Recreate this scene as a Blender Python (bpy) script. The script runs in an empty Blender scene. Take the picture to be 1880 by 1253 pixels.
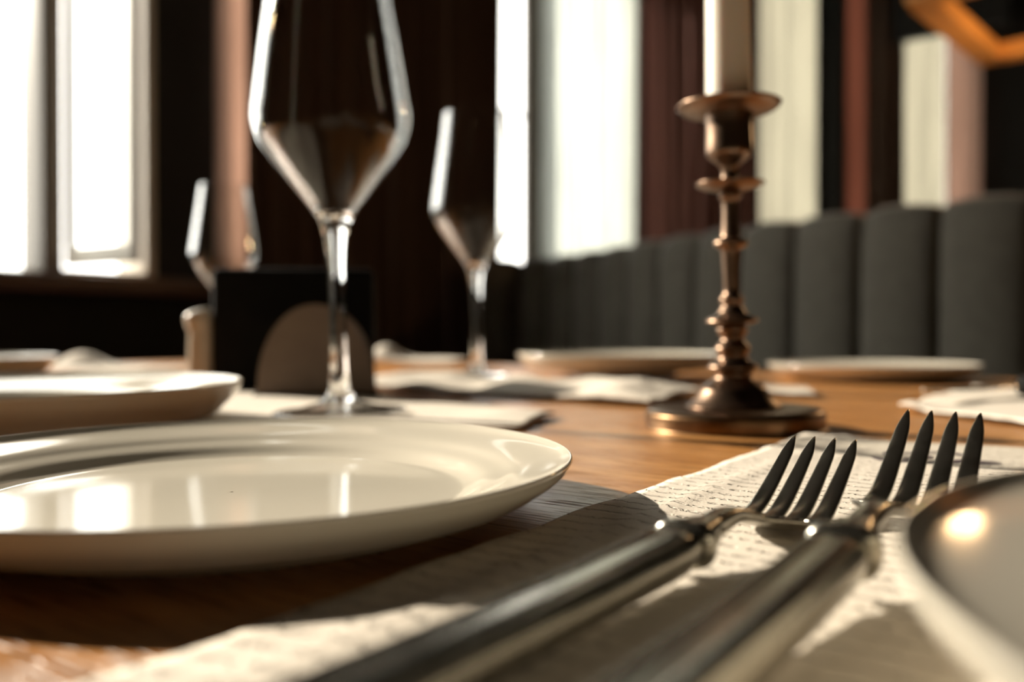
import bpy, math, random
from mathutils import Vector, Matrix, noise
random.seed(7)
S = bpy.context.scene
C = S.collection
PI = math.pi
T = 0.75                                   # height of the table top

# ------------------------------------------------------------------ camera
cd = bpy.data.cameras.new('camera')
cam = bpy.data.objects.new('camera', cd); C.objects.link(cam)
cam.location = (0, 0, T + 0.058)
cam.rotation_euler = (PI/2 - 0.010, 0, 0)
cd.sensor_width = 36; cd.lens = 31.12
cd.clip_start = 0.01; cd.clip_end = 100
cd.dof.use_dof = True
cd.dof.focus_distance = 0.290
cd.dof.aperture_fstop = 5.6
cd.dof.aperture_blades = 0
S.camera = cam

# ------------------------------------------------------------------ world, sun, exposure
W = bpy.data.worlds.new('sky'); S.world = W; W.use_nodes = True
wn = W.node_tree; wn.nodes.clear()
wo = wn.nodes.new('ShaderNodeOutputWorld'); wb = wn.nodes.new('ShaderNodeBackground')
wb.inputs['Color'].default_value = (1.0, 0.965, 0.90, 1); wb.inputs['Strength'].default_value = 5.8
wn.links.new(wb.outputs[0], wo.inputs[0])
sd = bpy.data.lights.new('sun', 'SUN'); sun = bpy.data.objects.new('sun', sd); C.objects.link(sun)
sd.energy = 10.5; sd.color = (1.0, 0.865, 0.72); sd.angle = math.radians(0.6)
sun.rotation_euler = Vector((0.87, -0.49, -0.485)).to_track_quat('-Z', 'Y').to_euler()
sun.location = (-4, 3, 4)
S.view_settings.view_transform = 'Standard'; S.view_settings.look = 'None'
S.view_settings.gamma = 1.0; S.view_settings.exposure = 0.0
S.view_settings.use_curve_mapping = False
try:
    S.cycles.use_denoising = True
    S.cycles.max_bounces = 12; S.cycles.transmission_bounces = 12; S.cycles.transparent_max_bounces = 12
    S.cycles.sample_clamp_indirect = 6.0
except Exception: pass

def UV(u, v, z=0.0):                       # room axes: u along the table's grain, v across it
    return Vector((0.8*u + 0.6*v, -0.6*u + 0.8*v, z))
ROT = math.atan2(-0.6, 0.8)

# ------------------------------------------------------------------ materials
def mat(name, color=(.8,.8,.8), rough=.5, metal=0, bump=None, **kw):
    m = bpy.data.materials.new(name); m.use_nodes = True
    b = m.node_tree.nodes['Principled BSDF']
    b.inputs['Base Color'].default_value = (*color, 1)
    b.inputs['Roughness'].default_value = rough
    b.inputs['Metallic'].default_value = metal
    for k, v in kw.items():
        b.inputs[k.replace('_', ' ')].default_value = v
    return m
def nodes(m):
    return m.node_tree.nodes, m.node_tree.links, m.node_tree.nodes['Principled BSDF']
def ramp(n, stops):
    r = n.new('ShaderNodeValToRGB'); e = r.color_ramp.elements
    while len(e) > 1: e.remove(e[0])
    e[0].position, e[0].color = stops[0][0], (*stops[0][1], 1)
    for p, c in stops[1:]:
        x = e.new(p); x.color = (*c, 1)
    return r
def mottled(m, scale, c1, c2, rough=None, bumpd=0, bscale=None, stretch=(1,1,1)):
    n, l, b = nodes(m)
    tc = n.new('ShaderNodeTexCoord'); mp = n.new('ShaderNodeMapping'); mp.inputs['Scale'].default_value = stretch
    l.new(tc.outputs['Object'], mp.inputs[0])
    t = n.new('ShaderNodeTexNoise'); t.inputs['Scale'].default_value = scale; t.inputs['Detail'].default_value = 5
    l.new(mp.outputs[0], t.inputs['Vector'])
    r = ramp(n, [(.3, c1), (.7, c2)]); l.new(t.outputs['Fac'], r.inputs[0]); l.new(r.outputs[0], b.inputs['Base Color'])
    if rough:
        mr = n.new('ShaderNodeMapRange'); mr.inputs['To Min'].default_value, mr.inputs['To Max'].default_value = rough
        l.new(t.outputs['Fac'], mr.inputs[0]); l.new(mr.outputs[0], b.inputs['Roughness'])
    if bumpd:
        t2 = n.new('ShaderNodeTexNoise'); t2.inputs['Scale'].default_value = bscale or scale*4; t2.inputs['Detail'].default_value = 4
        l.new(mp.outputs[0], t2.inputs['Vector'])
        bp = n.new('ShaderNodeBump'); bp.inputs['Strength'].default_value = .6; bp.inputs['Distance'].default_value = bumpd
        l.new(t2.outputs['Fac'], bp.inputs['Height']); l.new(bp.outputs[0], b.inputs['Normal'])
    return m

M = {}
M['porcelain'] = mottled(mat('glazed_porcelain', rough=.09, IOR=1.5, Coat_Weight=.15, Coat_Roughness=.04), 14, (.66,.615,.51), (.70,.65,.545))
M['silver'] = mottled(mat('worn_silver', metal=1, rough=.25), 160, (.36,.34,.29), (.44,.42,.36), rough=(.18,.30), bumpd=.00004, bscale=900)
M['brass'] = mottled(mat('old_brass', metal=1), 30, (.17,.112,.076), (.25,.168,.115), rough=(.24,.40))
M['brass_base'] = mottled(mat('dark_brass', metal=1), 40, (.16,.09,.045), (.24,.14,.07), rough=(.24,.4))
M['wax'] = mat('candle_wax', (.80,.755,.64), .42, Subsurface_Weight=.25, Subsurface_Scale=.01)
M['wick'] = mat('wick', (.05,.04,.03), .9)
M['black_plastic'] = mottled(mat('black_lacquer', rough=.8, Specular_IOR_Level=.15), 60, (.003,.003,.003), (.006,.006,.005))
M['holder'] = mottled(mat('brown_holder', rough=.55), 30, (.115,.075,.05), (.145,.10,.066))
M['ceramic'] = mat('shaker_ceramic', (.52,.46,.37), .22)
M['chrome'] = mat('chrome_cap', (.75,.73,.70), .2, metal=1)
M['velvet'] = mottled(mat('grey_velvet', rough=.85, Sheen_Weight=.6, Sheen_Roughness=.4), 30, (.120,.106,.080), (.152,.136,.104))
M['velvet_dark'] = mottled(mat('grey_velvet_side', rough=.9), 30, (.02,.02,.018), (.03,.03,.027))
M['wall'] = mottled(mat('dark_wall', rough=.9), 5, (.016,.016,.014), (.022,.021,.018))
M['ceiling'] = mat('dark_ceiling', (.05,.045,.04), .9)
M['maroon'] = mottled(mat('brown_curtain', rough=.9), 8, (.085,.050,.033), (.125,.075,.050), stretch=(1,1,.15))
M['red'] = mottled(mat('maroon_curtain', rough=.85), 8, (.100,.030,.019), (.13,.042,.026), stretch=(1,1,.15))
M['sill'] = mottled(mat('stained_sill', rough=.4), 10, (.085,.035,.016), (.12,.052,.024), stretch=(.2,1,1))
M['frame'] = mat('cream_window_frame', (.62,.56,.46), .45)
M['frame_dark'] = mat('brown_window_frame', (.17,.145,.115), .5)
M['floor'] = mottled(mat('floor_boards', rough=.5), 6, (.05,.028,.016), (.09,.05,.03), stretch=(.15,1,1))
M['lampwood'] = mottled(mat('orange_lamp_wood', rough=.5), 12, (.55,.24,.06), (.70,.33,.09), stretch=(.2,1,1))
M['ink'] = mat('purple_print', (.045,.02,.05), .8)

def glass_mat():
    m = bpy.data.materials.new('clear_glass'); m.use_nodes = True
    n, l, b = nodes(m)
    b.inputs['Base Color'].default_value = (1, 1, 1, 1); b.inputs['Roughness'].default_value = 0
    b.inputs['Transmission Weight'].default_value = 1; b.inputs['IOR'].default_value = 1.5
    return m
M['glass'] = glass_mat()
def pane_mat(ior=1.45):
    m = bpy.data.materials.new('window_glass'); m.use_nodes = True
    n = m.node_tree.nodes; l = m.node_tree.links; n.clear()
    o = n.new('ShaderNodeOutputMaterial'); mx = n.new('ShaderNodeMixShader')
    t = n.new('ShaderNodeBsdfTransparent'); t.inputs[0].default_value = (.97,.98,.97,1)
    g = n.new('ShaderNodeBsdfGlossy'); g.inputs['Roughness'].default_value = .02
    f = n.new('ShaderNodeFresnel'); ge = n.new('ShaderNodeNewGeometry'); io = n.new('ShaderNodeMapRange'); io.inputs['To Min'].default_value = ior; io.inputs['To Max'].default_value = 1/ior
    l.new(ge.outputs['Backfacing'], io.inputs[0]); l.new(io.outputs[0], f.inputs[0])      # the same reflectance from both sides of the surface
    l.new(f.outputs[0], mx.inputs[0]); l.new(t.outputs[0], mx.inputs[1]); l.new(g.outputs[0], mx.inputs[2]); l.new(mx.outputs[0], o.inputs[0])
    return m
M['pane'] = pane_mat()
M['thin_glass'] = pane_mat(1.75); M['thin_glass'].name = 'thin_glass'
_n = M['thin_glass'].node_tree.nodes; _l = M['thin_glass'].node_tree.links
_lw = _n.new('ShaderNodeLayerWeight'); _lw.inputs['Blend'].default_value = .5
_p = _n.new('ShaderNodeMath'); _p.operation = 'POWER'; _p.inputs[1].default_value = 2.8; _l.new(_lw.outputs['Facing'], _p.inputs[0])
_m = _n.new('ShaderNodeMath'); _m.operation = 'MULTIPLY_ADD'; _m.inputs[1].default_value = 1.35; _m.inputs[2].default_value = .008; _m.use_clamp = True; _l.new(_p.outputs[0], _m.inputs[0])
_l.new(_m.outputs[0], _n['Mix Shader'].inputs[0])
M['thin_glass'].node_tree.nodes['Transparent BSDF'].inputs[0].default_value = (.985,.985,.98,1)
M['thin_glass'].node_tree.nodes['Glossy BSDF'].inputs['Roughness'].default_value = .0
def sheer(name, col, trans):
    m = bpy.data.materials.new(name); m.use_nodes = True
    n = m.node_tree.nodes; l = m.node_tree.links; n.clear()
    o = n.new('ShaderNodeOutputMaterial'); mx = n.new('ShaderNodeMixShader'); mx.inputs[0].default_value = trans
    d = n.new('ShaderNodeBsdfDiffuse'); t = n.new('ShaderNodeBsdfTranslucent')
    tc = n.new('ShaderNodeTexCoord'); mp = n.new('ShaderNodeMapping'); mp.inputs['Scale'].default_value = (9, 9, .7)
    no = n.new('ShaderNodeTexNoise'); no.inputs['Scale'].default_value = 2
    r = ramp(n, [(.3, tuple(c*.86 for c in col)), (.7, col)])
    l.new(tc.outputs['Object'], mp.inputs[0]); l.new(mp.outputs[0], no.inputs['Vector']); l.new(no.outputs['Fac'], r.inputs[0])
    l.new(r.outputs[0], d.inputs[0]); l.new(r.outputs[0], t.inputs[0])
    l.new(d.outputs[0], mx.inputs[1]); l.new(t.outputs[0], mx.inputs[2]); l.new(mx.outputs[0], o.inputs[0])
    return m
M['sheer'] = sheer('white_sheer', (.60,.615,.59), .84)
M['sheer2'] = sheer('cream_sheer', (.56,.53,.455), .84)
M['pink'] = sheer('pink_sheer', (.47,.355,.30), .75)
M['pink2'] = sheer('terracotta_sheer', (.27,.15,.115), .75)

def wood_mat():                             # oiled orange oak with open pores along local x
    m = mat('oak_table_top', rough=.3); n, l, b = nodes(m)
    tc = n.new('ShaderNodeTexCoord')
    mp = n.new('ShaderNodeMapping'); mp.inputs['Scale'].default_value = (1.6, 26, 10); l.new(tc.outputs['Object'], mp.inputs[0])
    a = n.new('ShaderNodeTexNoise'); a.inputs['Scale'].default_value = 2.2; a.inputs['Detail'].default_value = 6; a.inputs['Distortion'].default_value = .35
    l.new(mp.outputs[0], a.inputs['Vector'])
    r = ramp(n, [(.25, (.33,.135,.036)), (.50, (.45,.20,.056)), (.75, (.56,.27,.085))]); l.new(a.outputs['Fac'], r.inputs[0])
    mp2 = n.new('ShaderNodeMapping'); mp2.inputs['Scale'].default_value = (34, 620, 100); l.new(tc.outputs['Object'], mp2.inputs[0])
    p = n.new('ShaderNodeTexNoise'); p.inputs['Scale'].default_value = 1.0; p.inputs['Detail'].default_value = 3; l.new(mp2.outputs[0], p.inputs['Vector'])
    pr = ramp(n, [(.36, (0,0,0)), (.47, (1,1,1))]); l.new(p.outputs['Fac'], pr.inputs[0])
    mx = n.new('ShaderNodeMixRGB'); mx.blend_type = 'MULTIPLY'; mx.inputs[0].default_value = .5
    l.new(r.outputs[0], mx.inputs[1]); l.new(pr.outputs[0], mx.inputs[2]); l.new(mx.outputs[0], b.inputs['Base Color'])
    mr = n.new('ShaderNodeMapRange'); mr.inputs['To Min'].default_value = .52; mr.inputs['To Max'].default_value = .30
    l.new(pr.outputs[0], mr.inputs[0]); l.new(mr.outputs[0], b.inputs['Roughness'])
    bp = n.new('ShaderNodeBump'); bp.inputs['Strength'].default_value = .8; bp.inputs['Distance'].default_value = .00035
    l.new(pr.outputs[0], bp.inputs['Height'])
    bp2 = n.new('ShaderNodeBump'); bp2.inputs['Strength'].default_value = .4; bp2.inputs['Distance'].default_value = .0003
    l.new(a.outputs['Fac'], bp2.inputs['Height']); l.new(bp.outputs[0], bp2.inputs['Normal']); l.new(bp2.outputs[0], b.inputs['Normal'])
    return m
M['table'] = wood_mat()
def cloth_mat(name, emboss):
    m = mat(name, (.70,.635,.54), .9); n, l, b = nodes(m)
    tc = n.new('ShaderNodeTexCoord'); mp = n.new('ShaderNodeMapping'); l.new(tc.outputs['UV'], mp.inputs[0])
    mp.inputs['Scale'].default_value = (1, 1, 1)                       # UVs are in metres
    f = n.new('ShaderNodeTexNoise'); f.inputs['Scale'].default_value = 900; f.inputs['Detail'].default_value = 3; l.new(mp.outputs[0], f.inputs['Vector'])
    if emboss:
        # rows of short pressed dashes, running across the napkin
        sx = n.new('ShaderNodeSeparateXYZ'); l.new(mp.outputs[0], sx.inputs[0])
        def mth(op, a, b=None, c=None):
            q = n.new('ShaderNodeMath'); q.operation = op
            for k_, v_ in enumerate((a, b, c)):
                if v_ is None: continue
                if isinstance(v_, (int, float)): q.inputs[k_].default_value = v_
                else: l.new(v_, q.inputs[k_])
            return q.outputs[0]
        row = mth('SINE', mth('MULTIPLY', sx.outputs[0], 2*PI/.0085))
        rowm = mth('SMOOTHSTEP', row, .55, .9) if False else mth('MAXIMUM', mth('MULTIPLY', mth('SUBTRACT', row, .45), 2.0), 0.0)
        m3 = n.new('ShaderNodeMapping'); m3.inputs['Scale'].default_value = (420, 260, 1); l.new(mp.outputs[0], m3.inputs[0])
        dn = n.new('ShaderNodeTexNoise'); dn.inputs['Scale'].default_value = 1; dn.inputs['Detail'].default_value = 2; l.new(m3.outputs[0], dn.inputs['Vector'])
        dash = ramp(n, [(.44, (0,0,0)), (.54, (1,1,1))]); l.new(dn.outputs['Fac'], dash.inputs[0])
        mu = mth('MULTIPLY', rowm, dash.outputs[0])
        b1 = n.new('ShaderNodeBump'); b1.invert = True; b1.inputs['Strength'].default_value = .9; b1.inputs['Distance'].default_value = .0017
        l.new(mu, b1.inputs['Height'])
    b2 = n.new('ShaderNodeBump'); b2.inputs['Strength'].default_value = .6; b2.inputs['Distance'].default_value = .0003
    l.new(f.outputs['Fac'], b2.inputs['Height'])
    if emboss: l.new(b1.outputs[0], b2.inputs['Normal'])
    l.new(b2.outputs[0], b.inputs['Normal'])
    return m
M['napkin'] = cloth_mat('embossed_napkin', True)
M['linen'] = cloth_mat('plain_napkin', False)

# ------------------------------------------------------------------ mesh helpers
def link(name, me, m, parent=None, smooth=True):
    if m: me.materials.append(m)
    if smooth:
        for p in me.polygons: p.use_smooth = True
    o = bpy.data.objects.new(name, me); C.objects.link(o)
    if parent: o.parent = parent
    return o
def mesh(name, vs, fs):
    me = bpy.data.meshes.new(name); me.from_pydata([tuple(v) for v in vs], [], fs); me.update(); return me
def recalc(me):
    import bmesh
    bm = bmesh.new(); bm.from_mesh(me); bmesh.ops.recalc_face_normals(bm, faces=bm.faces); bm.to_mesh(me); bm.free()
def smooth_profile(p, k=6):                 # Catmull-Rom through (r, z) points
    out = []
    for i in range(len(p)-1):
        a, b, c, d = p[max(i-1,0)], p[i], p[i+1], p[min(i+2, len(p)-1)]
        for j in range(k):
            t = j/k
            out.append(tuple(.5*((2*b[q])+(-a[q]+c[q])*t+(2*a[q]-5*b[q]+4*c[q]-d[q])*t*t+(-a[q]+3*b[q]-3*c[q]+d[q])*t**3) for q in range(len(b))))
    out.append(tuple(p[-1])); return out
def lathe(name, prof, m, parent=None, seg=72, closed=False, caps=True):
    vs, fs = [], []
    n = len(prof)
    for r, z in prof:
        for k in range(seg):
            a = 2*PI*k/seg; vs.append((max(r,1e-5)*math.cos(a), max(r,1e-5)*math.sin(a), z))
    rng = n if closed else n-1
    for i in range(rng):
        for k in range(seg):
            i2 = (i+1) % n
            fs.append((i*seg+k, i*seg+(k+1)%seg, i2*seg+(k+1)%seg, i2*seg+k))
    if caps and not closed:
        fs.append(tuple(range(seg))[::-1]); fs.append(tuple((n-1)*seg+k for k in range(seg)))
    me = mesh(name, vs, fs); recalc(me)
    o = link(name, me, m, parent); return o
def box_geo(cx, cy, cz, sx, sy, sz):
    v = [(cx+a*sx/2, cy+b*sy/2, cz+c*sz/2) for a in (-1,1) for b in (-1,1) for c in (-1,1)]
    f = [(0,1,3,2),(4,6,7,5),(0,4,5,1),(2,3,7,6),(0,2,6,4),(1,5,7,3)]
    return v, f
def boxes(name, lst, m, parent=None, bevel=0):
    vs, fs = [], []
    for b in lst:
        v, f = box_geo(*b); k = len(vs); vs += v; fs += [tuple(q+k for q in x) for x in f]
    me = mesh(name, vs, fs); recalc(me)
    o = link(name, me, m, parent, smooth=False)
    if bevel:
        bv = o.modifiers.new('bevel', 'BEVEL'); bv.width = bevel; bv.segments = 3
        for p in me.polygons: p.use_smooth = True
        bv.harden_normals = False
    return o
def loft(name, rings, m, parent=None, caps=True, smooth=True):
    vs = [v for r in rings for v in r]; k = len(rings[0]); fs = []
    for i in range(len(rings)-1):
        for j in range(k):
            fs.append((i*k+j, i*k+(j+1)%k, (i+1)*k+(j+1)%k, (i+1)*k+j))
    if caps: fs.append(tuple(range(k))[::-1]); fs.append(tuple((len(rings)-1)*k+j for j in range(k)))
    me = mesh(name, vs, fs); recalc(me); return link(name, me, m, parent, smooth)
def tag(o, label=None, cat=None, group=None, kind=None):
    if label: o['label'] = label
    if cat: o['category'] = cat
    if group: o['group'] = group
    if kind: o['kind'] = kind
    return o
def empty(name, loc, rz=0, label=None, cat=None, group=None, kind=None):
    o = bpy.data.objects.new(name, None); o.empty_display_size = .02; C.objects.link(o)
    o.location = loc; o.rotation_euler = (0, 0, rz)
    return tag(o, label, cat, group, kind)
def dup(root, loc, rot, label, sc=(1,1,1)):
    r = root.copy(); C.objects.link(r); r.location = loc; r.rotation_euler = rot; r.scale = sc; r['label'] = label
    for ch in list(root.children):
        c = ch.copy(); C.objects.link(c); c.parent = r
        for g in list(ch.children):
            d = g.copy(); C.objects.link(d); d.parent = c
    return r

# ================================================================== THE ROOM
ROOM_H = 3.5
UW, VB, UR, VN = -2.94, 5.45, 3.2, -2.2     # window wall u, back wall v, right wall u, near wall v
def uvroot(name, u, v, z=0): return empty(name, UV(u, v, z), ROT)
def wall_holes(name, a0, a1, z0, z1, holes, thick, axis):
    """boxes of a wall along 'v' (at u=UW) or along 'u' (at v=VB) leaving rectangular holes (a0,a1,z0,z1)"""
    L = []
    def add(p0, p1, q0, q1):
        if p1-p0 < 1e-4 or q1-q0 < 1e-4: return
        if axis == 'v': L.append((UW-thick/2, (p0+p1)/2, (q0+q1)/2, thick, p1-p0, q1-q0))
        else: L.append(((p0+p1)/2, VB+thick/2, (q0+q1)/2, p1-p0, thick, q1-q0))
    x = a0
    for h in sorted(holes):
        add(x, h[0], z0, z1); add(h[0], h[1], z0, h[2]); add(h[0], h[1], h[3], z1); x = h[1]
    add(x, a1, z0, z1)
    o = boxes(name, L, M['wall']); o.rotation_euler = (0, 0, ROT)
    return tag(o, kind='structure')
# local coordinates of rotated structure = (u, v, z)
HW = [(-0.40, 1.785, 1.0, 2.90), (2.04, 3.55, 1.0, 2.90), (3.765, 5.30, 1.0, 3.20)]
HB = [(-2.30, -0.86, 0.95, 3.20)]
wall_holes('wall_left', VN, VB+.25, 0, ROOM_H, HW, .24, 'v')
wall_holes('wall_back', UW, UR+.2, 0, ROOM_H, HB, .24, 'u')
def uvbox(name, lst, m, kind='structure', bevel=0, parent=None):
    o = boxes(name, lst, m, parent, bevel)
    if parent is None: o.rotation_euler = (0, 0, ROT)
    if kind: o['kind'] = kind
    return o
def ub(u0, u1, v0, v1, z0, z1): return ((u0+u1)/2, (v0+v1)/2, (z0+z1)/2, u1-u0, v1-v0, z1-z0)
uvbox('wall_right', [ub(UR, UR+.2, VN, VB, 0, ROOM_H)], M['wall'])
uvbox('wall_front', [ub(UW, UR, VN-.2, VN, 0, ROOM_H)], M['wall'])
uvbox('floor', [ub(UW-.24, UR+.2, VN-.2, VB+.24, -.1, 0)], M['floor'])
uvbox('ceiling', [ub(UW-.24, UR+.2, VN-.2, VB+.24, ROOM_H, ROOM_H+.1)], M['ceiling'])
uvbox('trim_1', [ub(UW, UW+.10, -1.0, 3.74, .935, .998)], M['sill'], bevel=.008)        # stained sill board under the windows
uvbox('baseboard_left', [ub(UW, UW+.02, VN, VB, 0, .12)], M['sill'])
uvbox('baseboard_back', [ub(UW+.02, UR, VB-.02, VB, 0, .12)], M['sill'])

# windows -------------------------------------------------------------------
def window(name, parts):
    r = empty(name, (0, 0, 0), ROT, kind='structure'); return r
w1 = window('window_1', 0)
uo, ui = UW-.20, UW-.06
boxes('window_frame', [ub(uo, ui, -.40, 1.40, 1.0, 1.012), ub(uo, ui, -.40, 1.785, 2.84, 2.90), ub(uo, ui, -.40, -.89, 1.0, 2.84),
                       ub(uo, ui, -.34, -.33, 1.012, 2.84)], M['frame_dark'], w1, .004)
boxes('mullion', [ub(UW-.16, UW-.005, 1.388, 1.455, 1.0, 2.84)], M['frame_dark'], w1, .006)
boxes('window_jamb', [ub(UW-.2, UW-.002, 1.745, 1.785, 1.0, 2.84), ub(UW-.2, UW-.002, 1.455, 1.745, 1.0, 1.018)], M['frame'], w1, .004)
boxes('window_pane', [ub(UW-.13, UW-.126, -.33, 1.388, 1.012, 2.84)], M['pane'], w1)
# the casement beside the mullion stands ajar, swung into the room
sa = empty('window_sash', (UW+.012, 1.462, 1.025), -math.radians(84), kind='structure'); sa.parent = w1
sw, sh = .355, 1.80
boxes('sash_frame', [(0, sw/2, .030, .03, sw, .06), (0, sw/2, sh-.03, .03, sw, .06), (0, .012, sh/2, .03, .024, sh-.12), (0, sw-.014, sh/2, .03, .028, sh-.12)], M['frame'], sa, .004)
boxes('sash_pane', [(0, sw/2, sh/2, .004, sw-.05, sh-.12)], M['pane'], sa)

w2 = window('window_2', 0)
boxes('window_frame', [ub(uo, ui, 2.04, 3.55, 1.0, 1.05), ub(uo, ui, 2.04, 3.55, 2.85, 2.90), ub(uo, ui, 2.80, 2.86, 1.05, 2.85)], M['frame_dark'], w2, .004)
boxes('window_pane', [ub(UW-.13, UW-.126, 2.04, 2.80, 1.05, 2.85)], M['pane'], w2)
boxes('window_pane', [ub(UW-.13, UW-.126, 2.86, 3.55, 1.05, 2.85)], M['pane'], w2)
w3 = window('window_3', 0)
boxes('window_frame', [ub(uo, ui, 3.765, 5.30, 1.0, 1.05), ub(uo, ui, 3.765, 5.30, 3.15, 3.20), ub(uo, ui, 5.24, 5.30, 1.05, 3.15)], M['frame'], w3, .004)
boxes('mullion', [ub(UW-.045, UW-.01, 4.075, 4.24, 1.0, 3.20)], M['frame_dark'], w3, .006)
boxes('transom_bar', [ub(UW-.03, UW-.015, 3.765, 4.135, 2.02, 2.035)], M['frame_dark'], w3)
boxes('window_pane', [ub(UW-.15, UW-.146, 3.765, 4.13, 1.05, 3.15)], M['pane'], w3)
boxes('window_pane', [ub(UW-.15, UW-.146, 4.235, 5.24, 1.05, 3.15)], M['pane'], w3)
w4 = window('window_4', 0)
boxes('window_frame', [ub(-2.30, -.86, VB+.05, VB+.19, .95, 1.0), ub(-2.30, -.86, VB+.05, VB+.19, 3.15, 3.20)], M['frame'], w4, .004)
boxes('window_pane', [ub(-2.30, -.86, VB+.12, VB+.124, 1.0, 3.15)], M['pane'], w4)

uvbox('added_pelmet', [ub(-1.27, -.70, VB-.24, VB-.19, 2.42, 3.3)], M['wall'])            # dark pelmet box added to cut off the last curtains' glow at the top

# curtains ------------------------------------------------------------------
def curtain(name, axis, a0, a1, off, z0, z1, folds, amp, m, label, ns=14, group=None, flare=0, cat='curtain'):
    n = max(24, int(folds*ns)); rows = 14; th = .004
    vs, fs = [], []
    for s in (0, 1):
        for j in range(rows+1):
            q = j/rows; z = z0+(z1-z0)*q
            for i in range(n+1):
                t = i/n; a = a0+(a1-a0)*t + flare*(1-q)*(t-.5)
                d = amp*math.sin(2*PI*folds*t + .6*math.sin(5*t+2*q)) * (1.15-.3*q) + amp*.35*math.sin(2*PI*folds*2.3*t+1+q) + s*th
                vs.append((off+d, a, z) if axis == 'v' else (a, off-d, z))
    k = (n+1)*(rows+1)
    def q4(a, b, c, d): fs.append((a, b, c, d))
    for j in range(rows):
        for i in range(n):
            a = j*(n+1)+i; q4(a, a+1, a+n+2, a+n+1); q4(k+a, k+a+n+1, k+a+n+2, k+a+1)
        a = j*(n+1); q4(a, a+n+1, k+a+n+1, k+a); a += n; q4(a, k+a, k+a+n+1, a+n+1)
    for i in range(n):
        q4(i, k+i, k+i+1, i+1); a = rows*(n+1)+i; q4(a, a+1, k+a+1, k+a)
    me = mesh(name, vs, fs); recalc(me)
    o = link(name, me, m); o.rotation_euler = (0, 0, ROT)
    return tag(o, label, cat, group)
curtain('curtain', 'v', 2.045, 3.615, UW+.15, .03, 3.35, 13, .028, M['maroon'], 'wide dark brown pleated curtain hanging behind the tall wine glasses')
curtain('sheer_curtain', 'v', 2.005, 2.17, UW+.03, 1.003, 3.1, 1.2, .010, M['pink'], 'narrow pale pink backlit curtain strip left of the tallest wine glass', flare=.0)
curtain('sheer_curtain', 'v', 4.10, 5.22, UW+.06, 1.02, 3.3, 9, .016, M['sheer'], 'white translucent curtain glowing at the window behind the sofa corner')
curtain('curtain', 'u', -2.86, -2.07, VB-.14, .03, 3.35, 8, .025, M['red'], 'maroon pleated curtain in the corner behind the candlestick')
curtain('sheer_curtain', 'u', -2.11, -1.70, VB-.05, .955, 3.3, 3, .012, M['sheer2'], 'pale translucent curtain on the window right of the white candle')
curtain('curtain', 'u', -1.71, -1.545, VB-.14, .03, 3.35, 2, .02, M['velvet_dark'], 'almost black narrow curtain between pale and terracotta curtain strips')
curtain('sheer_curtain', 'u', -1.60, -1.42, VB-.05, .955, 3.3, 1.5, .012, M['pink2'], 'terracotta translucent curtain strip glowing between two dark curtains')
curtain('curtain', 'u', -1.43, -1.225, VB-.14, .03, 3.35, 3, .02, M['maroon'], 'dark brown curtain left of the rightmost pale curtain')
curtain('sheer_curtain', 'u', -1.25, -1.035, VB-.05, .955, 3.3, 2, .010, M['sheer2'], 'rightmost pale translucent curtain, low one above the grey sofa')
curtain('sheer_curtain', 'u', -1.03, -.85, VB-.05, .955, 3.3, 1.4, .012, M['pink'], 'light pink translucent curtain strip at far right above the sofa')

# pendant lamp --------------------------------------------------------------
lamp = empty('pendant_lamp', (1.147, 2.459, 1.745), 0, 'square orange wooden frame pendant lamp hanging at the top right corner', 'lamp')
e1, e2 = Vector((-.67, -.74, 0)).normalized(), Vector((.74, -.67, 0)).normalized()
P0 = Vector((.468, .541, 0)); LL = .72
def bar(name, p, q, w, h, m, parent):
    d = (q-p).normalized(); s = Vector((-d.y, d.x, 0))*w/2; z = Vector((0,0,h/2))
    return loft(name, [[x-s-z, x+s-z, x+s+z, x-s+z] for x in (p, q)], m, parent, smooth=False)
cs = [P0, P0+e1*LL, P0+e1*LL+e2*LL, P0+e2*LL]
for i in range(4):
    a, b = cs[i], cs[(i+1) % 4]; d = (b-a).normalized()*.03
    bar('frame_bar', a-d, b-d*1.01, .075, .05, M['lampwood'], lamp)
cen = (cs[0]+cs[2])/2
for i in range(4):
    bar('suspension_cord', cs[i]+Vector((0,0,.018)), cs[i]+Vector((.0001,0,.018)), .004, .002, M['wick'], lamp).hide_render = False
for c in list(lamp.children):
    if c.name.startswith('suspension'): bpy.data.objects.remove(c)
for i in range(4):
    rings = []
    for t in (0, 1):
        p = cs[i].lerp(cen+Vector((0, 0, 0)), t*.9); p.z = .015+t*1.70
        rings.append([p+Vector((.003*math.cos(a), .003*math.sin(a), 0)) for a in (0, 1.57, 3.14, 4.71)])
    loft('suspension_cord', rings, M['black_plastic'], lamp)
lathe('ceiling_rose', [(.0, 1.715), (.10, 1.715), (.10, 1.753), (0, 1.753)], M['black_plastic'], lamp, 32).location = (cen.x, cen.y, 0)
lathe('bulb_socket', smooth_profile([(.012, .30), (.02, .29), (.022, .24), (.018, .22)]), M['black_plastic'], lamp, 24).location = (cen.x, cen.y, -.30)
bm_ = bpy.data.materials.new('lamp_bulb'); bm_.use_nodes = True
bb = bm_.node_tree.nodes['Principled BSDF']; bb.inputs['Emission Color'].default_value = (1,.62,.30,1); bb.inputs['Emission Strength'].default_value = 6
lathe('bulb', smooth_profile([(.001, -.16), (.03, -.145), (.04, -.12), (.03, -.09), (.016, -.075)]), bm_, lamp, 24).location = (cen.x, cen.y, 0)
cord = loft('flex', [[Vector((cen.x+.004*math.cos(a), cen.y+.004*math.sin(a), z)) for a in (0, 2.1, 4.2)] for z in (-.005, 1.72)], M['black_plastic'], lamp)
ld = bpy.data.lights.new('bulb_light', 'POINT'); lo = bpy.data.objects.new('bulb_light', ld); C.objects.link(lo)
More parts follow.
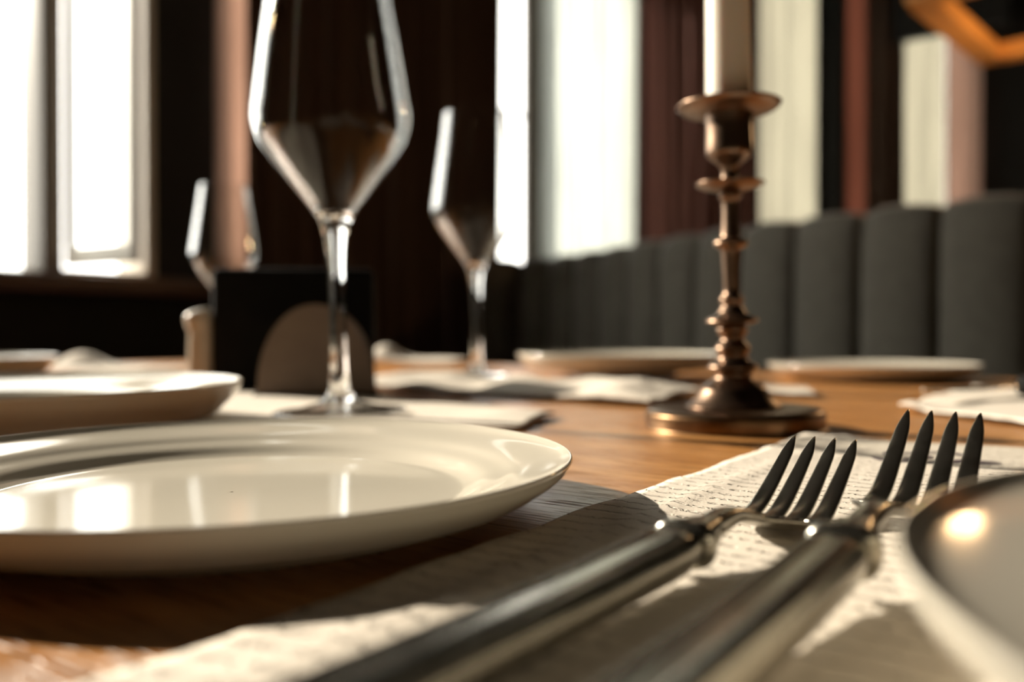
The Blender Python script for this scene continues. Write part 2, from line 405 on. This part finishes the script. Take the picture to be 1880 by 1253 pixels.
ld.energy = 9; ld.color = (1, .62, .30); ld.shadow_soft_size = .04; lo.parent = lamp; lo.location = (cen.x, cen.y, -.20)

# ================================================================== TABLE
tb = empty('dining_table', UV(-.30, .58, 0), ROT, 'large orange oak dining table with visible grain carrying the place settings', 'table')
boxes('table_top', [(0, 0, T-.0175, 2.60, 1.34, .035)], M['table'], tb, .004)
boxes('apron', [(0, .60, T-.085, 2.3, .025, .10), (0, -.60, T-.085, 2.3, .025, .10), (1.15, 0, T-.085, .025, 1.175, .10), (-1.15, 0, T-.085, .025, 1.175, .10)], M['table'], tb)
for a in (-1, 1):
    for b in (-1, 1):
        boxes('leg', [(a*1.12, b*.57, (T-.04)/2, .08, .08, T-.04)], M['table'], tb, .005)

# ================================================================== SOFA
def catmull(pts, step):
    p = [Vector(q) for q in pts]; out = []
    for i in range(len(p)-1):
        a, b, c, d = p[max(i-1,0)], p[i], p[i+1], p[min(i+2, len(p)-1)]
        for j in range(20):
            t = j/20
            out.append(.5*((2*b)+(-a+c)*t+(2*a-5*b+4*c-d)*t*t+(-a+3*b-3*c+d)*t**3))
    out.append(p[-1])
    L = [0]
    for i in range(1, len(out)): L.append(L[-1]+(out[i]-out[i-1]).length)
    n = round(L[-1]/step); res = []
    for k in range(n+1):
        s = L[-1]*k/n; i = max(j for j in range(len(L)) if L[j] <= s+1e-9); i = min(i, len(out)-2)
        res.append(out[i].lerp(out[i+1], (s-L[i])/max(1e-9, L[i+1]-L[i])))
    return res
sofa = empty('sofa', (.9, 2.7, 0), 0, 'long curved dark grey velvet banquette sofa with vertical channel back', 'sofa')
so = Vector((.9, 2.7))
cv = catmull([(1.93,1.60),(1.52,1.90),(1.22,2.16),(.965,2.47),(.74,2.83),(.56,3.2),(.39,3.58),(.22,3.92),(.05,4.10),(-.16,4.06)], .207)
def nrm(i):
    a, b = cv[max(i-1,0)], cv[min(i+1, len(cv)-1)]; d = (b-a).normalized(); return Vector((-d.y, d.x))
for i in range(len(cv)-1):                  # one upholstered channel between two seams
    a, b = cv[i], cv[i+1]; d = (b-a); n0, n1 = nrm(i), nrm(i+1)
    rings = []
    K, J = 16, 36
    for k in range(K+1):
        t = k/K; s = max(0.0, math.sin(PI*t))**.42
        c = a+d*t; nn = n0.lerp(n1, t).normalized(); ring = []
        for j in range(J):
            an = 2*PI*j/J; ca, sa_ = math.cos(an), math.sin(an)
            e = .5
            x = math.copysign(abs(ca)**e, ca); z = math.copysign(abs(sa_)**e, sa_)
            dn = (.028+.052*s)*x; zz = .80+z*(.325+.022*s)
            p = c+nn*dn-so; ring.append((p.x, p.y, zz))
        rings.append(ring)
    loft('back_channel', rings, M['velvet'], sofa)
def strip(name, o0, o1, z0, z1, m):
    rings = []
    for i in range(len(cv)):
        nn = nrm(i); p = cv[i]+nn*o0-so; q = cv[i]+nn*o1-so; h = (z1-z0)*.12
        rings.append([(p.x,p.y,z0),(q.x,q.y,z0),(q.x,q.y,z1-h),((q*.94+p*.06).x,(q*.94+p*.06).y,z1),(p.x,p.y,z1)])
    return loft(name, rings, m, sofa, smooth=False)
SGN = 1 if (nrm(4).dot(Vector((0,0))-cv[4]) > 0) else -1
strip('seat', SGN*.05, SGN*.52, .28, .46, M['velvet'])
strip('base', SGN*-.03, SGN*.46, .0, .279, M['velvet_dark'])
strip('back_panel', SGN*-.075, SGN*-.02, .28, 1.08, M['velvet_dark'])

# ================================================================== THINGS ON THE TABLE
# plates --------------------------------------------------------------------
def plate_profile(R, H, well, foot, lift=0):
    k = R/.115; h = H/.018
    top = [(.0005, .0052*h), (well*.6, .0053*h), (well*.86, .0056*h), (well*.93, .0066*h), (well*1.00, .0094*h), (well*1.07, .0112*h),
           (R*.85, .0132*h), (R*.95, .0158*h), (R*.985, .0174*h), (R*.996, .0180*h), (R, .0170*h), (R*.994, .0158*h)]
    bot = [(R*.975, .0128*h), (R*.93, .0090*h), (R*.87, .0052*h), (foot*1.10, .0022*h), (foot*1.04, .0), (foot*.96, .0), (foot*.90, .0018*h), (foot*.5, .0021*h), (.0005, .0021*h)]
    q = top+bot; n = len(q)
    q = [(r_, z_+lift*(1 if i_ < len(top)+2 else (.6 if i_ == len(top)+2 else 0))) for i_, (r_, z_) in enumerate(q)]
    return smooth_profile(q, 5)
def plate(loc, label, R=.111, H=.018, well=.083, foot=.078, name='dinner_plate', rot=(0,0,0), lift=0):
    p = lathe(name, plate_profile(R, H, well, foot, lift), M['porcelain'], None, 128, caps=False)
    p.location = loc; p.rotation_euler = rot
    return tag(p, label, 'plate', 'white plates laid around the table')
p1 = plate((-.0915, .2885, T+.0006), 'large glossy cream plate in the left foreground with reflections in its well', rot=(.0050, 0, 0))
p2 = plate((-.300, .505, T+.0003), 'sunlit deep white plate at left, partly hidden behind the foreground plate', .140, .029, .100, .085, 'deep_plate')
p3 = plate((.1710, .068, T+.0045), 'cream plate cut off by the lower right corner, beside the fork handles', .130, .0215, .090, .088, lift=.0042)
p4 = plate((.135, 1.105, T+.0062), 'raised white plate across the table, behind the brass candlestick', .128, .026, .080, .066, 'deep_plate', (0, 0, 0))
p5 = plate((.440, 1.085, T+.0003), 'white plate across the table right of the candlestick, in front of the sofa', .122, .020)
p6 = plate((-.660, 1.02, T+.0003), 'white plate furthest left, showing only its bright rim at the frame edge', .122, .030, .078, .066, 'deep_plate')

# napkins -------------------------------------------------------------------
def napkin(name, quad, hfun, m, label, th=.0016, n=60, k=44, rag=.0012, group=None, edge=.6):
    """cloth over four corners (counter-clockwise), hfun(s,t,x,y) gives the lift above the table"""
    q = [Vector(c) for c in quad]; vs = []; uv = []
    L1 = (q[1]-q[0]).length; L2 = (q[3]-q[0]).length
    ox, oy = q[0].x, q[0].y
    def P(s, t):
        p = (q[0]*(1-s)+q[1]*s)*(1-t)+(q[3]*(1-s)+q[2]*s)*t
        j = noise.noise(Vector((p.x*22, p.y*22, 1.7)))*rag + noise.noise(Vector((p.x*70, p.y*70, 5)))*rag*.7
        dx = noise.noise(Vector((p.x*30, p.y*30, 9.1)))*rag
        return Vector((p.x+j, p.y+dx))
    for side in (0, 1):
        for b in range(k+1):
            for a in range(n+1):
                s, t = a/n, b/k; p = P(s, t)
                h = max(0, hfun(s, t, p.x, p.y)) + .0006
                vs.append((p.x-ox, p.y-oy, h+(th if side == 0 else 0)))
                uv.append((s*L1, t*L2))
    fs = []; N = (n+1)*(k+1)
    for b in range(k):
        for a in range(n):
            i = b*(n+1)+a
            fs.append((i, i+1, i+n+2, i+n+1)); fs.append((N+i, N+i+n+1, N+i+n+2, N+i+1))
    for a in range(n):
        fs.append((a, N+a, N+a+1, a+1)); i = k*(n+1)+a; fs.append((i, i+1, N+i+1, N+i))
    for b in range(k):
        i = b*(n+1); fs.append((i, i+n+1, N+i+n+1, N+i)); i += n; fs.append((i, N+i, N+i+n+1, i+n+1))
    me = mesh(name, vs, fs)
    ul = me.uv_layers.new(name='UVMap')
    for lp in me.loops: ul.data[lp.index].uv = uv[lp.vertex_index]
    recalc(me)
    o = link(name, me, m); o.location = (ox, oy, T)
    return tag(o, label, 'napkin', group)
G = lambda x, y, cx, cy, r, h: h*math.exp(-((x-cx)**2+(y-cy)**2)/(r*r))
def h_near(s, t, x, y):
    w = .0006+.0006*noise.noise(Vector((x*18, y*18, 0)))
    hem = .0009*math.exp(-((t-.085)/.012)**2)
    return w+hem + G(x, y, -.045, .135, .035, .004)*min(1, t*5)
A = Vector((.160, .482)); dl = Vector((-.552, -.834)); dw = Vector((.80, -.60))
near_nap = napkin('napkin', [A, A+dl*.47, A+dl*.47+dw*.24, A+dw*.24], h_near, M['napkin'],
                  'embossed off-white napkin under the two forks, with dark purple print', n=150, k=60, rag=.0022)
def scroll(pts, w):                          # printed curl, a ribbon lying in the napkin's surface
    vs, fs = [], []
    p = smooth_profile(pts, 8)
    for i, (x, y) in enumerate(p):
        a, b = Vector(p[max(i-1,0)]), Vector(p[min(i+1, len(p)-1)]); d = (b-a).normalized(); nn = Vector((-d.y, d.x))
        ww = w*(.25+math.sin(PI*(i+.5)/len(p)))
        for s in (-1, 1): vs.append((x+nn.x*ww*s, y+nn.y*ww*s))
    for i in range(len(p)-1): fs.append((2*i, 2*i+1, 2*i+3, 2*i+2))
    return vs, fs
mv, mf = [], []
for pts, w in [([(.166,.395),(.172,.402),(.181,.399),(.183,.390),(.176,.386),(.171,.391)], .0020),
               ([(.150,.408),(.158,.412),(.168,.411)], .0008),
               ([(.176,.386),(.168,.378),(.160,.381),(.158,.388)], .0016),
               ([(.181,.399),(.190,.404),(.199,.400),(.202,.391),(.196,.384)], .0017),
               ([(.172,.378),(.184,.376),(.196,.379),(.206,.372)], .0021),
               ([(.186,.384),(.194,.372),(.204,.368)], .0013)]:
    v, f = scroll(pts, w); k0 = len(mv); mv += v; mf += [tuple(a+k0 for a in q) for q in f]
mo = mesh('printed_motif', [(x-A.x, y-A.y, .0006+.0006+.0006*noise.noise(Vector((x*18, y*18, 0)))+.0016+.00035) for x, y in mv], mf)
mo = link('printed_motif', mo, M['ink'], near_nap); mo['label'] = 'dark purple printed curls'

def h_g1(s, t, x, y):
    return .0012+.0012*noise.noise(Vector((x*14, y*14, 2)))+G(x, y, .0, .59, .03, .0035)
napkin('napkin', [(-.235,.535), (.005,.515), (.030,.600), (-.285,.900)], h_g1, M['linen'], 'bright white napkin spread under the tallest wine glass', rag=.003)
def h_g2(s, t, x, y):
    e = min(1, 6*min(s, 1-s, t, 1-t)+.25)
    q = min(1, max(0, (math.hypot(x+.041, y-1.040)-.045)/.03))
    return .0022+q*e*max(0, .004+.011*noise.noise(Vector((x*15, y*15, 4)))+G(x, y, .115, .76, .05, .011)+G(x, y, -.13, .96, .045, .009)+G(x, y, .02, .86, .05, .004))
napkin('napkin', [(-.165,.930), (-.060,.790), (.105,.670), (.175,.80)] if False else [(-.17,.93), (.105,.672), (.172,.79), (-.075,1.15)], h_g2, M['linen'],
       'crumpled white napkin under the smaller wine glass beside the candlestick', rag=.006)
def h_far(s, t, x, y):
    return .012+.006*noise.noise(Vector((x*8, y*8, 7)))+G(x, y, -.185, 1.30, .028, .022)
napkin('folded_napkin', [(-.205,1.27), (-.085,1.22), (-.06,1.30), (-.19,1.36)], h_far, M['linen'], 'folded white napkin with a raised corner, far behind the glasses', th=.005, n=30, k=20)
def h_right(s, t, x, y):
    return .0015+.004*max(0, noise.noise(Vector((x*11, y*11, 3))))+G(x, y, .41, .72, .07, .003)+G(x, y, .287, .635, .012, .005)
napkin('napkin', [(.282,.640), (.32,.492), (.62,.56), (.47,.90)], h_right, M['linen'], 'white napkin at far right with a raised fold, behind the fork tines', rag=.004)
napkin('napkin', [(.222,.785), (.262,.765), (.285,.85), (.235,.87)], lambda s, t, x, y: .001+.010*max(0, 1-s*3)*noise.noise(Vector((x*20, y*20, 3)))+.002, M['linen'], 'small white napkin corner between candlestick and far right plate', rag=.003)
napkin('napkin', [(-.66,1.24), (-.50,1.18), (-.46,1.30), (-.62,1.38)], lambda s, t, x, y: .004+G(x, y, -.63, 1.30, .04, .022)+.004*noise.noise(Vector((x*12, y*12, 1))), M['linen'], 'rumpled white napkin peeking over the sunlit plates at far left', rag=.003)

# wine glasses --------------------------------------------------------------
def wine_glass(loc, label, sc=1.0, tilt=(0,0,0)):
    r = empty('wine_glass', loc, 0, label, 'wine glass', 'angular wine glasses on the table')
    r.rotation_euler = tilt; r.scale = (sc,)*3
    lathe('foot', smooth_profile([(.0005, 0), (.041, 0), (.0425, .0006), (.041, .0014), (.028, .0028), (.014, .0062), (.0005, .0064)], 6), M['thin_glass'], r, 96, caps=False)
    lathe('stem', smooth_profile([(.0005, .0066), (.0138, .0064), (.0085, .012), (.0064, .022), (.0055, .045), (.0054, .075), (.0058, .098), (.0070, .112), (.0098, .124), (.0132, .1308),
                                  (.0136, .1325), (.0045, .1315), (.0005, .1298)], 6), M['glass'], r, 64, caps=False)
    outer = smooth_profile([(.0135, .1324), (.0150, .1345), (.029, .1525), (.0425, .1705), (.0490, .181), (.0520, .192), (.0522, .199), (.0508, .210), (.0465, .240), (.0415, .272), (.0372, .304), (.0370, .3048)], 8)
    inner = smooth_profile([(.0357, .3048), (.0354, .304), (.0397, .272), (.0447, .240), (.0490, .210), (.0504, .199), (.0501, .192), (.0472, .1822), (.0407, .1725), (.0268, .1548), (.0135, .1390), (.0120, .1345)], 8)
    lathe('bowl', outer+inner, M['thin_glass'], r, 96, caps=False)
    return r
wine_glass((-.1150, .592, T+.0050), 'tallest angular wine glass, nearest the camera, its rim cut off', 1.0, (0, math.radians(-1.5), 0))
g2 = wine_glass((-.041, 1.040, T+.0062), 'middle wine glass between the tallest glass and the candlestick', 1.0, (0, math.radians(-.5), 0))
g3 = wine_glass((-.390, 1.20, T), 'smallest looking wine glass at left, rising behind the black box', .835)

# candlestick ---------------------------------------------------------------
cs_ = empty('candlestick', (.1355, .540, T), 0, 'turned brass candlestick with drip pans on a round dark base', 'candlestick')
cs_.rotation_euler = (0, math.radians(-1.1), 0)
lathe('base', smooth_profile([(.0005, 0), (.0520, 0), (.0535, .001), (.0535, .0085), (.0525, .0105), (.0500, .0118), (.0450, .0122), (.030, .0122), (.0005, .0122)], 4), M['brass_base'], cs_, 96, caps=False)['label'] = 'dark brass base'
pf = [(.0005,.0122),(.0270,.0124),(.0262,.0150),(.0235,.0180),(.0210,.0215),(.0190,.0245),(.0150,.0275),(.0115,.0305),(.0120,.0335),(.0150,.0355),(.0148,.0380),(.0105,.0405),(.0088,.0430),(.0098,.0460),(.0108,.0480),
      (.0098,.0500),(.0072,.0530),(.0070,.0550),(.0090,.0580),(.0096,.0600),(.0080,.0618),(.0086,.0625),(.0150,.0640),(.0156,.0652),(.0140,.0668),(.0095,.0690),(.0075,.0720),(.0060,.0745),(.0072,.0765),(.0074,.0785),(.0058,.0805),
      (.0050,.0830),(.0052,.0900),(.0056,.1000),(.0060,.1060),(.0066,.1085),(.0098,.1105),(.0104,.1120),(.0096,.1138),(.0064,.1155),(.0056,.1180),(.0050,.1250),(.0048,.1340),(.0052,.1380),(.0068,.1400),(.0068,.1420),(.0056,.1440),
      (.0062,.1460)]
lathe('stem', smooth_profile(pf, 4), M['brass'], cs_, 64)
pan = smooth_profile([(.0005,.1440),(.0080,.1442),(.0150,.1452),(.0195,.1470),(.0208,.1482),(.0204,.1490),(.0185,.1482),(.0130,.1466),(.0070,.1462),(.0005,.1462)], 4)
lathe('drip_pan', pan, M['brass'], cs_, 64, caps=False)
lathe('candle_cup', smooth_profile([(.0070,.1460),(.0058,.1490),(.0050,.1530),(.0052,.1565),(.0070,.1600),(.0110,.1632),(.0136,.1660),(.0140,.1700),(.0137,.1780),(.0137,.1840),(.0142,.1880),(.0145,.1900)], 5), M['brass'], cs_, 64)
lathe('drip_pan', smooth_profile([(.0005,.1900),(.0140,.1900),(.0220,.1906),(.0285,.1928),(.0308,.1950),(.0313,.1960),(.0306,.1964),(.0275,.1946),(.0215,.1928),(.0140,.1922),(.0005,.1922)], 4), M['brass'], cs_, 72, caps=False)
cn = empty('candle', (.1355-.1922*math.sin(math.radians(1.1)), .540, T+.1926), 0, 'white pillar candle standing in the brass candlestick', 'candle')
cn.rotation_euler = (0, math.radians(-.6), 0)
lathe('wax_body', smooth_profile([(.0005,0),(.0132,0),(.0136,.001),(.0132,.05),(.0130,.16),(.0128,.186),(.0115,.189),(.004,.187),(.0005,.1865)], 4), M['wax'], cn, 48, caps=False)
lathe('wick', [(.0007,.186),(.0007,.195)], M['wick'], cn, 8)

# black box, half-round holder, shaker ----------------------------------------
hb = empty('menu_box', (-.211, .865, T), math.radians(8), 'matt black upright box behind the half-round napkin holder', 'box')
boxes('box_body', [(0, 0, .060, .152, .045, .118)], M['black_plastic'], hb, .006)
boxes('box_foot', [(0, 0, .0035, .120, .040, .005)], M['black_plastic'], hb)
nh = empty('napkin_holder', (-.170, .775, T), math.radians(4), 'brown half-round napkin holder standing in front of the black box', 'napkin holder')
def half_disc(name, y, r, th, m, parent):
    out = []
    for s in (y-th/2, y+th/2):
        out.append([(r*math.cos(a)*1.0, s, .004+.078*math.sin(a)**.9) for a in [PI*k/40 for k in range(41)]])
    rings = [[Vector(p) for p in o] for o in out]
    return loft(name, rings, m, parent, smooth=False)
half_disc('front_panel', -.016, .049, .004, M['holder'], nh)
half_disc('back_panel', .016, .049, .004, M['holder'], nh)
boxes('holder_base', [(0, 0, .003, .104, .040, .006)], M['black_plastic'], nh, .002)
sk = empty('salt_shaker', (-.297, .850, T), 0, 'small cream salt shaker with a shiny slanted cap left of the black box', 'shaker')
lathe('shaker_body', smooth_profile([(.0005,0),(.0135,0),(.0142,.002),(.0138,.030),(.0128,.062),(.0124,.064),(.0005,.064)], 4), M['ceramic'], sk, 40, caps=False)
cap = lathe('shaker_cap', smooth_profile([(.0005,0),(.0140,0),(.0150,.003),(.0148,.010),(.0125,.014),(.0060,.016),(.0005,.0165)], 4), M['ceramic'], sk, 40, caps=False)
cap.location = (0, 0, .064); cap.rotation_euler = (0, math.radians(-14), 0); cap['label'] = 'glossy slanted cap'

# cutlery --------------------------------------------------------------------
def interp(tab, s):
    if s <= tab[0][0]: return tab[0][1]
    for (a, x), (b, y) in zip(tab, tab[1:]):
        if s <= b:
            t = (s-a)/(b-a); t = t*t*(3-2*t); return x+(y-x)*t
    return tab[-1][1]
def cinterp(tab, s):                        # smooth curve through a table
    n = len(tab)
    if s <= tab[0][0]: return tab[0][1]
    for i in range(n-1):
        (a, x), (b, y) = tab[i], tab[i+1]
        if s <= b:
            m0 = (y-tab[max(i-1,0)][1])/(b-tab[max(i-1,0)][0]); m1 = (tab[min(i+2,n-1)][1]-x)/(tab[min(i+2,n-1)][0]-a)
            h = b-a; t = (s-a)/h
            return (2*t**3-3*t*t+1)*x+(t**3-2*t*t+t)*h*m0+(-2*t**3+3*t*t)*y+(t**3-t*t)*h*m1
    return tab[-1][1]
def fork(loc, yaw, label, k=1.0, zc=None, roll=0, pitch=0):
    """local +x runs from the collar to the tips; the origin lies on the table under the collar"""
    r = empty('fork', loc, yaw, label, 'fork', 'silver forks on the embossed napkin')
    r.rotation_euler = (math.radians(roll), math.radians(pitch), yaw)
    zt = zc
    def rect(s, w, th, z, c=0, crown=0.0):
        ring = []
        for q in range(20):
            a = 2*PI*q/20; ca, sa = math.cos(a), math.sin(a)
            x = math.copysign(abs(ca)**.55, ca)*w/2; y = math.copysign(abs(sa)**.75, sa)*th/2
            ring.append((s*k, (c+x)*k, z+(y+crown*(x/(w/2+1e-9))**2)*k))
        return ring
    # collar + neck + palm
    wt = [(-.002,.0105),(.002,.0095),(.008,.0068),(.022,.0060),(.030,.0085),(.036,.0165),(.041,.0220),(.050,.0238),(.056,.0242)]
    tt = [(-.002,.0082),(.003,.0072),(.008,.0055),(.022,.0038),(.032,.0026),(.045,.0019),(.056,.0018)]
    rings = []
    for i in range(46):
        s = -.002+.058*i/45
        rings.append(rect(s, interp(wt, s), interp(tt, s), cinterp(zt, s), 0, interp([(0,0),(.03,0),(.044,.0016),(.056,.0008)], s)))
    loft('fork_head', rings, M['silver'], r)
    # four tines
    for j in range(4):
        c0 = (j-1.5)*.00625
        rings = []
        for i in range(26):
            q = i/25; s = .0535+.0385*q
            w = .0053*(1-.44*q**1.7) * (1 if q < .80 else max(.16, 1-.84*((q-.80)/.20)**1.7)); w *= 1+.15*math.exp(-q*14)
            th = .0021*(1-.28*q)*(1 if q < .93 else max(.3, 1-((q-.93)/.07)**2*.7))
            rings.append(rect(s, w, th, cinterp(zt, s)+.0006*k*(1-q)*((j-1.5)/1.5)**2, c0*(1-.03*q)))
        loft('tine', rings, M['silver'], r)
    # collar bead
    loft('collar', [rect(s, w, t, cinterp(zt, s)) for s, w, t in [(-.0075,.0118,.0088),(-.0070,.0134,.0100),(-.0050,.0140,.0104),(-.0030,.0134,.0100),(-.0018,.0112,.0088)]], M['silver'], r)
    # hollow fluted handle
    rings = []
    for i in range(60):
        q = i/59; s = -.007-.125*q
        w = interp([(0,.0112),(.06,.0122),(.5,.0128),(.85,.0150),(.96,.0142),(1,.0060)], q)
        th = interp([(0,.0080),(.5,.0078),(.9,.0086),(1,.0045)], q)
        ring = []
        for p in range(72):
            a = 2*PI*p/72; ca, sa = math.cos(a), math.sin(a)
            x = math.copysign(abs(ca)**.8, ca)*w/2; y = math.copysign(abs(sa)**.8, sa)*th/2
            u = abs(x)/(w/2)
            g = -.0009*math.exp(-((u-.74)/.07)**2)-.0007*math.exp(-((u-.42)/.07)**2)+.0006*math.exp(-((u-.58)/.06)**2)
            if q < .04 or q > .95: g *= .2
            y += math.copysign(g, y) if abs(y) > .0006 else 0
            ring.append((s*k, x*k, cinterp(zt, s)+y*k))
        rings.append(ring)
    loft('handle', rings, M['silver'], r)
    return r
zA = [(-.14,.0056),(-.10,.0058),(-.05,.0066),(-.005,.0080),(.006,.0090),(.020,.0100),(.034,.0065),(.046,.0026),(.055,.0024),(.063,.0046),(.076,.0118),(.092,.0220)]
fork((.0420, .2025, T+.0026), math.radians(53.5), 'smaller left fork on the napkin, tines pointing at the candlestick', 1.04, zA)
zB = [(-.14,.0054),(-.10,.0060),(-.05,.0078),(-.005,.0104),(.006,.0120),(.020,.0140),(.034,.0120),(.046,.0086),(.055,.0082),(.063,.0106),(.076,.0192),(.092,.0312)]
fork((.0716, .1866, T+.0026), math.radians(54), 'larger right fork on the napkin, closest to the cut-off plate', 1.10, zB)

# cutlery resting on the far right napkin
kn = empty('table_knife', (.440, .725, T+.0145), math.radians(205), 'dark table knife handle lying on the far right napkin', 'knife')
rings = []
for i in range(24):
    q = i/23; w = .022*(.8+.4*q)*(1 if q < .9 else math.sqrt(max(.05, 1-((q-.9)/.1)**2))); th = .017*(1 if q < .9 else math.sqrt(max(.05, 1-((q-.9)/.1)**2)))
    rings.append([(-.02+.1*(1-q)-.05, w/2*math.cos(a), th/2*math.sin(a)) for a in [2*PI*z/16 for z in range(16)]])
loft('handle', rings, M['black_plastic'], kn)['label'] = 'dark handle'
loft('blade', [[(s, w/2*math.cos(a), .0009*math.sin(a)) for a in [2*PI*z/12 for z in range(12)]] for s, w in [(.028,.010),(.04,.017),(.09,.019),(.13,.015),(.145,.004)]], M['silver'], kn)
